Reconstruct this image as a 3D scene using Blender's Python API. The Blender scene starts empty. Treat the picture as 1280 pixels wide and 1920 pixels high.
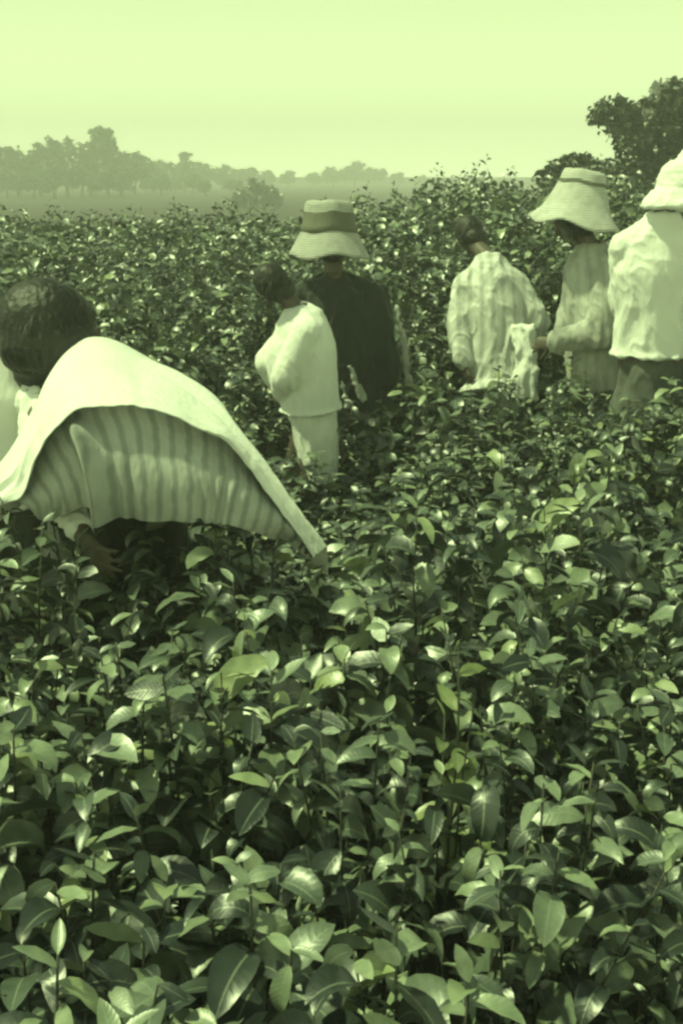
import bpy, bmesh, math, random
import numpy as np
from mathutils import Vector, Matrix, noise
R = math.radians
rnd = random.Random(7)
rng = np.random.default_rng(11)
SC = bpy.context.scene
COL = SC.collection

# ------------------------------------------------------------------ camera, sky, sun, exposure
CAMZ, PITCH, FPX = 1.9, 16.0, 2200.0
cd = bpy.data.cameras.new('camera'); cam = bpy.data.objects.new('camera', cd); COL.objects.link(cam)
cd.sensor_fit = 'VERTICAL'; cd.sensor_height = 36; cd.lens = 36 * FPX / 1920
cam.location = (0, 0, CAMZ); cam.rotation_euler = (R(90 - PITCH), 0, 0)
cd.clip_start = .05; cd.clip_end = 3000
SC.camera = cam

SUN_EL, SUN_ROT = 60, -90          # rotation: direction the sun stands in, clockwise from +Y
w = bpy.data.worlds.new('World'); SC.world = w; w.use_nodes = True
nt = w.node_tree; nt.nodes.clear()
sky = nt.nodes.new('ShaderNodeTexSky'); sky.sky_type = 'NISHITA'; sky.sun_disc = False
sky.sun_elevation = R(SUN_EL); sky.sun_rotation = R(SUN_ROT)
mx = nt.nodes.new('ShaderNodeMix'); mx.data_type = 'RGBA'; mx.inputs[0].default_value = .93

wtc = nt.nodes.new('ShaderNodeTexCoord'); wsp = nt.nodes.new('ShaderNodeSeparateXYZ'); nt.links.new(wtc.outputs['Generated'], wsp.inputs[0])
wr = nt.nodes.new('ShaderNodeValToRGB'); wr.color_ramp.elements[0].position = .26; wr.color_ramp.elements[0].color = (7.6, 9.9, 4.1, 1)
wr.color_ramp.elements[1].position = .55; wr.color_ramp.elements[1].color = (1.5, 2.2, 1.4, 1)      # hazy horizon, deeper zenith
for p_, c_ in ((0.0, (19.0, 23.5, 11.5)), (.05, (12.0, 15.2, 7.0)), (.13, (8.7, 11.1, 4.9))):
    q_ = wr.color_ramp.elements.new(p_); q_.color = (*c_, 1)
nt.links.new(wsp.outputs[2], wr.inputs[0])
bg = nt.nodes.new('ShaderNodeBackground'); bg.inputs[1].default_value = .1
wo = nt.nodes.new('ShaderNodeOutputWorld')
nt.links.new(wr.outputs[0], mx.inputs[7]); nt.links.new(sky.outputs[0], mx.inputs[6]); nt.links.new(mx.outputs[2], bg.inputs[0]); nt.links.new(bg.outputs[0], wo.inputs[0])

sl = bpy.data.lights.new('sun', 'SUN'); sun = bpy.data.objects.new('sun', sl); COL.objects.link(sun)
sl.energy = 5.0; sl.angle = R(3); sl.color = (.82, 1, .47)
a, e = R(SUN_ROT), R(SUN_EL)
sdir = Vector((math.sin(a) * math.cos(e), math.cos(a) * math.cos(e), math.sin(e)))
sun.rotation_euler = sdir.to_track_quat('Z', 'Y').to_euler()

SC.view_settings.view_transform = 'Standard'; SC.view_settings.look = 'None'
SC.view_settings.exposure = 0; SC.view_settings.gamma = 1
SC.render.engine = 'CYCLES'
SC.cycles.max_bounces = 5; SC.cycles.diffuse_bounces = 2; SC.cycles.glossy_bounces = 2
SC.cycles.transmission_bounces = 3; SC.cycles.volume_bounces = 2; SC.cycles.transparent_max_bounces = 4
SC.cycles.filter_width = 2.7       # the soft grain of an old low-resolution print

# ------------------------------------------------------------------ helpers
def P(px, py, Y):
    """photo pixel -> world point on the plane y = Y"""
    p = R(PITCH); x = (px - 640) / FPX; v = (960 - py) / FPX
    d = Vector((x, math.cos(p) + v * math.sin(p), -math.sin(p) + v * math.cos(p)))
    return Vector((0, 0, CAMZ)) + d * (Y / d.y)

def tag(o, label=None, cat=None, group=None, kind=None):
    if label: o['label'] = label
    if cat: o['category'] = cat
    if group: o['group'] = group
    if kind: o['kind'] = kind
    return o

def mesh_obj(name, V, F, mat, parent=None, smooth=True, uv=None, origin=None):
    V = np.asarray(V, dtype=float)
    if origin is not None: V = V - np.array(origin)
    me = bpy.data.meshes.new(name); me.from_pydata(V.tolist(), [], F if isinstance(F, list) else F.tolist())
    if uv is not None:
        l = me.uv_layers.new(name='UVMap'); idx = np.empty(len(me.loops), dtype=np.int32)
        me.loops.foreach_get('vertex_index', idx); l.data.foreach_set('uv', uv[idx].astype(np.float32).ravel())
    if smooth: me.polygons.foreach_set('use_smooth', [True] * len(me.polygons))
    me.materials.append(mat); me.update()
    o = bpy.data.objects.new(name, me); COL.objects.link(o); o.parent = parent
    return o

def empty(name, loc):
    o = bpy.data.objects.new(name, None); COL.objects.link(o); o.location = loc; o.empty_display_size = .1
    return o

def sm(a, b, x):
    t = min(1, max(0, (x - a) / (b - a))); return t * t * (3 - 2 * t)

def ground_z(x, y):
    r = sm(-.3, 1.3, x * 12 / max(y, 4))
    z = .46 * sm(5, 10.5, y) + .07 * sm(10, 14.5, y) - .55 * sm(15, 30, y)
    z += r * (.38 * sm(6, 11.5, y) - .45 * sm(14, 30, y))
    z += .22 * sm(.9, 1.7, x) * sm(4.2, 5.6, y) * (1 - sm(7, 10, y))
    z += .03 * noise.noise(Vector((x * .8, y * .8, 3)))
    return z - .3 * sm(30, 60, y)

# ------------------------------------------------------------------ materials
def mat(name):
    m = bpy.data.materials.new(name); m.use_nodes = True
    return m, m.node_tree, m.node_tree.nodes, m.node_tree.links, m.node_tree.nodes['Principled BSDF']

def ramp(ns, pts):
    r = ns.new('ShaderNodeValToRGB'); el = r.color_ramp.elements
    el[0].position, el[0].color = pts[0][0], (*pts[0][1], 1); el[1].position, el[1].color = pts[-1][0], (*pts[-1][1], 1)
    for p, c in pts[1:-1]:
        q = el.new(p); q.color = (*c, 1)
    return r

def math_node(ns, ls, op, a, b=None, c=None):
    n = ns.new('ShaderNodeMath'); n.operation = op
    for i, s in enumerate((a, b, c)):
        if s is None: continue
        if isinstance(s, (int, float)): n.inputs[i].default_value = s
        else: ls.new(s, n.inputs[i])
    return n.outputs[0]

def leaf_material(name, cols, rough=.42, veins=True, trans=.06, spec=.85):
    m, t, ns, ls, b = mat(name)
    geo = ns.new('ShaderNodeNewGeometry')
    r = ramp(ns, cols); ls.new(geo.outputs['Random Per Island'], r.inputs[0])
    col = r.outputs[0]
    tc = ns.new('ShaderNodeTexCoord')
    nz = ns.new('ShaderNodeTexNoise'); nz.inputs['Scale'].default_value = 28; nz.inputs['Detail'].default_value = 3
    ls.new(tc.outputs['Object'], nz.inputs['Vector'])
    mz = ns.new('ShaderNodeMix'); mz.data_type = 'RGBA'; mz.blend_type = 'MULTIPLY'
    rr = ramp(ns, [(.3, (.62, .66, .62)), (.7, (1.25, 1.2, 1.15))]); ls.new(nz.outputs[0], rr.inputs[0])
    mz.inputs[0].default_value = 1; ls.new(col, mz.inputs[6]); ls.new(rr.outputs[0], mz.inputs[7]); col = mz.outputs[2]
    bump = ns.new('ShaderNodeBump'); bump.inputs['Strength'].default_value = .4; bump.inputs['Distance'].default_value = .0035
    if veins:
        sx = ns.new('ShaderNodeSeparateXYZ'); ls.new(tc.outputs['UV'], sx.inputs[0])
        av = math_node(ns, ls, 'ABSOLUTE', sx.outputs[1])
        rib = math_node(ns, ls, 'SUBTRACT', 1, math_node(ns, ls, 'MULTIPLY', av, 11)); 
        rib = math_node(ns, ls, 'MAXIMUM', rib, 0)
        ph = math_node(ns, ls, 'MULTIPLY', math_node(ns, ls, 'SUBTRACT', sx.outputs[0], math_node(ns, ls, 'MULTIPLY', av, .16)), 30)
        sv = math_node(ns, ls, 'POWER', math_node(ns, ls, 'ABSOLUTE', math_node(ns, ls, 'SINE', ph)), .8)
        mr = ns.new('ShaderNodeMix'); mr.data_type = 'RGBA'; mr.inputs[7].default_value = (.26, .31, .22, 1)
        ls.new(math_node(ns, ls, 'MULTIPLY', rib, .75), mr.inputs[0]); ls.new(col, mr.inputs[6]); col = mr.outputs[2]
        hgt = math_node(ns, ls, 'SUBTRACT', sv, math_node(ns, ls, 'MULTIPLY', rib, .8))
        ls.new(math_node(ns, ls, 'ADD', math_node(ns, ls, 'MULTIPLY', hgt, .14), math_node(ns, ls, 'MULTIPLY', nz.outputs[0], 1.6)), bump.inputs['Height'])
    else: ls.new(nz.outputs[0], bump.inputs['Height'])
    ls.new(bump.outputs[0], b.inputs['Normal'])
    ls.new(col, b.inputs['Base Color']); b.inputs['Roughness'].default_value = rough; b.inputs['Specular IOR Level'].default_value = spec
    b.inputs['Coat Weight'].default_value = .35; b.inputs['Coat Roughness'].default_value = .32
    tr = ns.new('ShaderNodeBsdfTranslucent'); ls.new(col, tr.inputs[0])
    ms = ns.new('ShaderNodeMixShader'); ms.inputs[0].default_value = trans
    ls.new(b.outputs[0], ms.inputs[1]); ls.new(tr.outputs[0], ms.inputs[2]); ls.new(ms.outputs[0], ns['Material Output'].inputs[0])
    return m

def cloth_material(name, col, rough=.85, scale=60, dirt=.25, weave=.45, stripe=None):
    m, t, ns, ls, b = mat(name)
    tc = ns.new('ShaderNodeTexCoord')
    n1 = ns.new('ShaderNodeTexNoise'); n1.inputs['Scale'].default_value = 5; n1.inputs['Detail'].default_value = 5
    ls.new(tc.outputs['Object'], n1.inputs['Vector'])
    r = ramp(ns, [(.32, tuple(c * (1 - dirt) for c in col)), (.6, col)]); ls.new(n1.outputs[0], r.inputs[0])
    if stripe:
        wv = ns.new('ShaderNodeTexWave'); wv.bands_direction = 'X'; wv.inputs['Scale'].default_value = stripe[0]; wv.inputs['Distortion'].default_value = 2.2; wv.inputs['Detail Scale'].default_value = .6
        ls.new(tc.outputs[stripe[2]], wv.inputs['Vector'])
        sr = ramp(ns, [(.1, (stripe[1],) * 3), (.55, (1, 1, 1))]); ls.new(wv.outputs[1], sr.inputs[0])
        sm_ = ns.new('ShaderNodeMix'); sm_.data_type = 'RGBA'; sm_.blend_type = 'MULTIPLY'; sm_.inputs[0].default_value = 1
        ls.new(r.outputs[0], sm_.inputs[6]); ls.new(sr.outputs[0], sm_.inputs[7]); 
    n2 = ns.new('ShaderNodeTexNoise'); n2.inputs['Scale'].default_value = scale; n2.inputs['Detail'].default_value = 4
    mp = ns.new('ShaderNodeMapping'); mp.inputs['Scale'].default_value = (1, 1, .35)
    ls.new(tc.outputs['Object'], mp.inputs[0]); ls.new(mp.outputs[0], n2.inputs['Vector'])
    bp = ns.new('ShaderNodeBump'); bp.inputs['Strength'].default_value = weave; bp.inputs['Distance'].default_value = .01
    ls.new(n2.outputs[0], bp.inputs['Height']); ls.new(bp.outputs[0], b.inputs['Normal'])
    ls.new(sm_.outputs[2] if stripe else r.outputs[0], b.inputs['Base Color']); b.inputs['Roughness'].default_value = rough
    b.inputs['Sheen Weight'].default_value = .15; b.inputs['Specular IOR Level'].default_value = .2
    return m

def straw_material(name, col):
    m, t, ns, ls, b = mat(name)
    tc = ns.new('ShaderNodeTexCoord')
    wv = ns.new('ShaderNodeTexWave'); wv.wave_type = 'BANDS'; wv.bands_direction = 'Z'; wv.inputs['Scale'].default_value = 28
    wv.inputs['Distortion'].default_value = 1.5; ls.new(tc.outputs['Object'], wv.inputs['Vector'])
    nz = ns.new('ShaderNodeTexNoise'); nz.inputs['Scale'].default_value = 22; nz.inputs['Detail'].default_value = 4; ls.new(tc.outputs['Object'], nz.inputs['Vector'])
    mm = math_node(ns, ls, 'ADD', math_node(ns, ls, 'MULTIPLY', wv.outputs[1], .35), math_node(ns, ls, 'MULTIPLY', nz.outputs[0], .65))
    r = ramp(ns, [(.25, tuple(c * .6 for c in col)), (.65, col)]); ls.new(mm, r.inputs[0])
    ls.new(r.outputs[0], b.inputs['Base Color']); b.inputs['Roughness'].default_value = .75
    bp = ns.new('ShaderNodeBump'); bp.inputs['Strength'].default_value = .8; bp.inputs['Distance'].default_value = .010
    ls.new(mm, bp.inputs['Height']); ls.new(bp.outputs[0], b.inputs['Normal'])
    return m

def plain_material(name, c0, c1, scale=8, rough=.8, bumpd=.02):
    m, t, ns, ls, b = mat(name)
    tc = ns.new('ShaderNodeTexCoord'); nz = ns.new('ShaderNodeTexNoise'); nz.inputs['Scale'].default_value = scale; nz.inputs['Detail'].default_value = 6
    ls.new(tc.outputs['Object'], nz.inputs['Vector'])
    r = ramp(ns, [(.35, c0), (.65, c1)]); ls.new(nz.outputs[0], r.inputs[0]); ls.new(r.outputs[0], b.inputs['Base Color'])
    b.inputs['Roughness'].default_value = rough
    bp = ns.new('ShaderNodeBump'); bp.inputs['Strength'].default_value = .6; bp.inputs['Distance'].default_value = bumpd
    ls.new(nz.outputs[0], bp.inputs['Height']); ls.new(bp.outputs[0], b.inputs['Normal'])
    return m

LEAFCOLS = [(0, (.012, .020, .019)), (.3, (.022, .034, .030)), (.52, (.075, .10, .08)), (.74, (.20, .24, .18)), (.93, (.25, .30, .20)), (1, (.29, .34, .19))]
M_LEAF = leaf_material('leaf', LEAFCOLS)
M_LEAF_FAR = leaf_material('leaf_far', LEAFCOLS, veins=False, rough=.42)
M_TREE = leaf_material('tree_leaf', [(0, (.035, .05, .035)), (1, (.075, .095, .065))], veins=False, rough=.55, trans=.15)
M_STEM = plain_material('stem', (.03, .032, .024), (.06, .06, .045), 40, .6, .002)
M_BARK = plain_material('bark', (.05, .05, .04), (.10, .095, .075), 14, .9)
M_SOIL = plain_material('soil', (.010, .009, .008), (.024, .019, .017), 9, .95, .03)
M_WHITE = cloth_material('white_cotton', (.80, .81, .78), dirt=.08)
M_WHITE2 = cloth_material('cream_cotton', (.74, .75, .72), dirt=.3, stripe=(5, .74, 'Object'))
M_WHITE3 = cloth_material('worn_cotton', (.54, .55, .52), dirt=.6, stripe=(6, .85, 'Object'))
M_PLEAT_SHADE = cloth_material('shaded_pleat_cotton', (.46, .48, .46), dirt=.4, stripe=(6.5, .66, 'UV'))  # greyer than the white cloth: shade under the overhang put into the colour
M_DARK = cloth_material('dark_wool', (.030, .033, .034), dirt=.4)
M_GREY = cloth_material('grey_cotton', (.13, .14, .13), dirt=.5)
M_STRAW = straw_material('straw', (.48, .48, .46))
M_STRAW2 = straw_material('pale_straw', (.60, .60, .57))
M_BAND_SHADE = cloth_material('hat_band_and_shade', (.16, .16, .13))
M_SKIN = plain_material('skin', (.075, .06, .048), (.11, .085, .068), 20, .55, .002)
M_HAIR = plain_material('hair', (.006, .006, .006), (.013, .012, .011), 60, .5, .01)

# ------------------------------------------------------------------ foliage mesh arrays
def leaves(base, az, el, L, W, bend, roll, cup, nseg=5):
    """vectorised leaf blades; all args arrays of n; returns V (n*m,3), F, UV"""
    n = len(az); s = np.linspace(0, 1, nseg + 1)
    prof = np.sin(np.pi * np.clip(s, 0, 1) ** .9) ** .72 * (1 - .1 * s); prof[0] = .06; prof[-1] = .02
    hd = np.stack([np.cos(az), np.sin(az), 0 * az], 1)
    side = np.stack([-np.sin(az), np.cos(az), 0 * az], 1); up = np.array([0, 0, 1.])
    pos = base.copy(); out = np.zeros((n, nseg + 1, 3, 3)); uv = np.zeros((n, nseg + 1, 3, 2))
    for k in range(nseg + 1):
        ang = el - bend * s[k]
        d = hd * np.cos(ang)[:, None] + up * np.sin(ang)[:, None]
        if k: pos = pos + d * (L / nseg)[:, None]
        nrm = np.cross(d, side)
        nrm /= np.linalg.norm(nrm, axis=1)[:, None]
        rr = roll * (1 + .4 * s[k]); sd = side * np.cos(rr)[:, None] + nrm * np.sin(rr)[:, None]
        nn = np.cross(sd, d); nn = np.where(nn[:, 2:3] < -9, nn, nn)
        for j, t in enumerate((-1, 0, 1)):
            wob = np.sin(k * 2.3 + az * 5 + j * 1.7) * .08
            out[:, k, j] = pos + sd * (t * W * prof[k])[:, None] - nrm * ((cup * abs(t) + wob * abs(t)) * W * prof[k])[:, None] * -1
            uv[:, k, j] = (s[k], t)
    m = (nseg + 1) * 3; V = out.reshape(-1, 3); UV = uv.reshape(-1, 2); q = []
    for k in range(nseg):
        for j in (0, 1): q.append((k * 3 + j, k * 3 + j + 1, k * 3 + j + 4, k * 3 + j + 3))
    F = (np.array(q)[None] + (np.arange(n) * m)[:, None, None]).reshape(-1, 4)
    return V, F, UV

def tube(path, radii, sides=5):
    V = []; F = []
    for i, p in enumerate(path):
        p = Vector(p); d = (Vector(path[min(i + 1, len(path) - 1)]) - Vector(path[max(i - 1, 0)])).normalized()
        a = d.orthogonal().normalized(); b = d.cross(a)
        for k in range(sides):
            t = 2 * math.pi * k / sides; V.append(p + (a * math.cos(t) + b * math.sin(t)) * radii[i])
    for i in range(len(path) - 1):
        for k in range(sides):
            F.append((i * sides + k, i * sides + (k + 1) % sides, (i + 1) * sides + (k + 1) % sides, (i + 1) * sides + k))
    n = len(path) * sides; V.append(Vector(path[-1])); 
    for k in range(sides): F.append(((len(path) - 1) * sides + k, (len(path) - 1) * sides + (k + 1) % sides, n))
    return [tuple(v) for v in V], F

def bush_arrays(seed, stems=8, rad=.24, H=.9, per=20, size=1.0, nseg=7):
    g = np.random.default_rng(seed); B = []; AZ = []; EL = []; LL = []; LV = []; SV = []; SF = []
    bend = []; 
    for i in range(stems):
        a = 2 * math.pi * (i + g.random() * .8) / stems; r = rad * math.sqrt(g.random()) * 1.05
        top = np.array([r * math.cos(a), r * math.sin(a), H * (1.03 - .30 * (r / rad) ** 2 + .05 * g.normal())])
        foot = top * np.array([.25, .25, 0]); path = []
        for t in np.linspace(0, 1, 6):
            path.append(foot + (top - foot) * np.array([t ** 1.5, t ** 1.5, t]) + np.array([.012 * math.sin(7 * t + i), .012 * math.cos(6 * t + i), 0]))
        v, f = tube(path, [.006 * (1 - .8 * t) + .0007 for t in np.linspace(0, 1, 6)], 4)
        o = len(SV); SV += v; SF += [tuple(x + o for x in q) for q in f]
        ph = g.random() * 6.28
        for k in range(per):
            t = 1 - (k / per) ** 1.1 * .55
            idx = min(4, int(t * 5)); fr = t * 5 - idx
            p = path[idx] * (1 - fr) + path[min(5, idx + 1)] * fr
            B.append(p); AZ.append(ph + k * 2.4 + g.normal() * .35)
            young = k < 3
            EL.append(R(28 - 10 * k) + g.normal() * .3 if young else R(33) - .015 * k + g.normal() * .36)
            l = (.05 + .016 * k if young else (.100 + g.normal() * .024) * (.7 if g.random() < .25 else 1)); LL.append(min(.132, max(.045, l)) * size)
            bend.append((.6 if young else 1.3) + g.normal() * .5)
    B = np.array(B); AZ = np.array(AZ); L = np.array(LL); n = len(L)
    W = L * (.232 + .035 * g.normal(size=n)).clip(.16, .30)
    V, F, UV = leaves(B, AZ, np.array(EL), L, W, np.array(bend), g.normal(size=n) * .45, .36 + .18 * g.normal(size=n), nseg)
    return V, F, UV, SV, SF

PROTO = [bush_arrays(100 + i, stems=11 + i % 3, rad=.24 + .02 * (i % 2), H=.88 + .03 * (i % 3), per=22 + i % 4, size=(.95, .84, 1.06, .92, 1.0, .8, 1.08, .9)[i]) for i in range(8)]
PROTO_LOW = [bush_arrays(300 + i, stems=8, rad=.26, H=.9, per=13, size=1.12, nseg=3) for i in range(6)]

# ------------------------------------------------------------------ setting: ground, field
def build_ground():
    ys = [-6, -3, 0] + list(np.arange(1, 16, .5)) + [17, 19, 22, 26, 30, 36, 45, 60, 90, 140, 250, 500, 1000, 1800]
    xs0 = list(np.linspace(-1, 1, 61)); V = []; F = []
    for y in ys:
        wdt = 9 + max(0, y) * 1.3
        for t in xs0:
            x = t * wdt; V.append((x, y, ground_z(x, y)))
    n = len(xs0)
    for i in range(len(ys) - 1):
        for j in range(n - 1): F.append((i * n + j, i * n + j + 1, (i + 1) * n + j + 1, (i + 1) * n + j))
    tag(mesh_obj('ground', V, F, M_SOIL), kind='structure')
build_ground()

# feet of the people (x, y, clear radius) so no bush stands inside them
CLEAR = []
BUSHPOS = []
def plan_bushes():
    y = .75; row = 0
    while y < 8.3:
        sp = .30 + .012 * y
        half = .31 * y + .38
        x = -half + (row % 2) * sp * .5
        while x < half:
            BUSHPOS.append((x + rnd.uniform(-.07, .07), y + rnd.uniform(-.07, .07), row))
            x += sp
        y += sp * .95; row += 1
plan_bushes()

# ------------------------------------------------------------------ solid shapes for people
def loft(sections, n=20):
    """sections: (centre, a-vector, b-vector); closed tube through ellipses"""
    V = []; F = []
    for c, a, b in sections:
        c = Vector(c); a = Vector(a); b = Vector(b)
        for k in range(n):
            t = 2 * math.pi * k / n; V.append(tuple(c + a * math.cos(t) + b * math.sin(t)))
    m = len(sections)
    for i in range(m - 1):
        for k in range(n):
            F.append((i * n + k, i * n + (k + 1) % n, (i + 1) * n + (k + 1) % n, (i + 1) * n + k))
    F.append(tuple(range(n))[::-1]); F.append(tuple((m - 1) * n + k for k in range(n)))
    return V, F

def capsule(p0, r0, p1, r1, flat=1.0, n=12):
    p0 = Vector(p0); p1 = Vector(p1); d = (p1 - p0); L = d.length; d = d.normalized() if L > 1e-6 else Vector((0, 0, 1))
    a = d.orthogonal().normalized(); b = d.cross(a); s = []
    for t in (-1, -.85, -.5, 0):
        q = math.sqrt(max(0, 1 - t * t)) or .05; s.append((p0 + d * (t * r0), a * r0 * q, b * r0 * q * flat))
    for t in (0, .5, .85, 1):
        q = math.sqrt(max(0, 1 - t * t)) or .05; s.append((p1 + d * (t * r1), a * r1 * q, b * r1 * q * flat))
    return loft(s, n)

def ellipsoid(c, ax, ay, az, n=20, m=12):
    s = []
    c = Vector(c)
    for i in range(m + 1):
        t = math.pi * i / m; q = max(.03, math.sin(t)); s.append((c + az * -math.cos(t), ax * q, ay * q))
    return loft(s, n)

def fuse(name, pieces, voxel, mat_, parent, origin, smooth_it=4, fold=None):
    V = []; F = []
    for v, f in pieces:
        o = len(V); V += [tuple(x) for x in v]; F += [tuple(i + o for i in q) for q in f]
    me = bpy.data.meshes.new('tmp'); me.from_pydata(V, [], F)
    bm = bmesh.new(); bm.from_mesh(me); bmesh.ops.recalc_face_normals(bm, faces=bm.faces); bm.to_mesh(me); bm.free()
    t = bpy.data.objects.new('tmp', me); COL.objects.link(t)
    r = t.modifiers.new('r', 'REMESH'); r.mode = 'VOXEL'; r.voxel_size = voxel
    s = t.modifiers.new('s', 'SMOOTH'); s.iterations = smooth_it; s.factor = .5
    dg = bpy.context.evaluated_depsgraph_get(); dg.update()
    ev = t.evaluated_get(dg); m2 = bpy.data.meshes.new_from_object(ev)
    bpy.data.objects.remove(t); bpy.data.meshes.remove(me)
    if fold:
        nr = [v.normal.copy() for v in m2.vertices]
        for v, nn in zip(m2.vertices, nr): v.co = v.co + nn * fold(v.co)
    org = Vector(origin)
    for v in m2.vertices: v.co -= org
    m2.name = name; m2.polygons.foreach_set('use_smooth', [True] * len(m2.polygons)); m2.materials.clear(); m2.materials.append(mat_); m2.update()
    o = bpy.data.objects.new(name, m2); COL.objects.link(o); o.parent = parent
    return o

def folds(amp=.012, sx=15, sz=1.7, seed=0, drag=(0, 0)):
    def f(p):
        wv = noise.noise(Vector((p.x * 3 + seed, p.y * 3, p.z * 4))) * .09
        r = 1 - abs(noise.noise(Vector(((p.x + wv) * sx + seed, p.y * sx, p.z * sz)))) * 2.6
        q = 1 - abs(noise.noise(Vector(((p.x + p.z * .5 + wv) * sx * 1.1 + seed, (p.y + p.z * .3) * sx, p.z * sz * 3.2 + 9)))) * 2.8
        return amp * .8 * (r - .4) + amp * .45 * q * max(0, q)
    return f

def ik(a, b, la, lb, hint):
    a = Vector(a); b = Vector(b); d = b - a; L = d.length
    if L > (la + lb) * .985: b = a + d.normalized() * (la + lb) * .985; d = b - a; L = d.length
    x = (la * la - lb * lb + L * L) / (2 * L); h = math.sqrt(max(0, la * la - x * x))
    dn = d.normalized(); hh = Vector(hint); hh = (hh - dn * hh.dot(dn)).normalized()
    return a + dn * x + hh * h, b

def hand(wr, d, palm_n, side, s=1.0, curl=.5):
    """pieces of a hand: palm, four fingers, thumb. d fingers' direction, palm_n palm's inner normal, side thumb side"""
    d = Vector(d).normalized(); n = Vector(palm_n); n = (n - d * n.dot(d)).normalized(); t = Vector(side); t = (t - d * t.dot(d) - n * t.dot(n)).normalized()
    wr = Vector(wr); out = []
    out.append(loft([(wr, t * .026 * s, n * .019 * s), (wr + d * .035 * s, t * .036 * s, n * .016 * s), (wr + d * .075 * s, t * .041 * s, n * .014 * s), (wr + d * .09 * s, t * .036 * s, n * .011 * s)], 14))
    for i, (off, ln) in enumerate(((.031, .072), (.011, .080), (-.010, .074), (-.030, .058))):
        p = wr + d * (.082 - .004 * abs(i - 1)) * s + t * off * s; a = .15 + .1 * i * .3; dd = (d + t * off * 3)
        dd.normalize(); seg = ln * s
        for k, fr in enumerate((.44, .32, .24)):
            a += curl * (.7 + .1 * i)
            q = p + (dd * math.cos(a) + n * math.sin(a)) * seg * fr
            out.append(capsule(p, (.0092 - .001 * k) * s, q, (.0084 - .001 * k) * s, n=8)); p = q
    p = wr + d * .022 * s + t * .026 * s; dd = (t * .75 + d * .65 + n * .25).normalized()
    for k, ln in enumerate((.036, .03, .024)):
        q = p + dd * ln * s; out.append(capsule(p, (.0115 - .0015 * k) * s, q, (.010 - .0015 * k) * s, n=8)); p = q; dd = (dd + d * .35 + n * .2).normalized()
    return out

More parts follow.
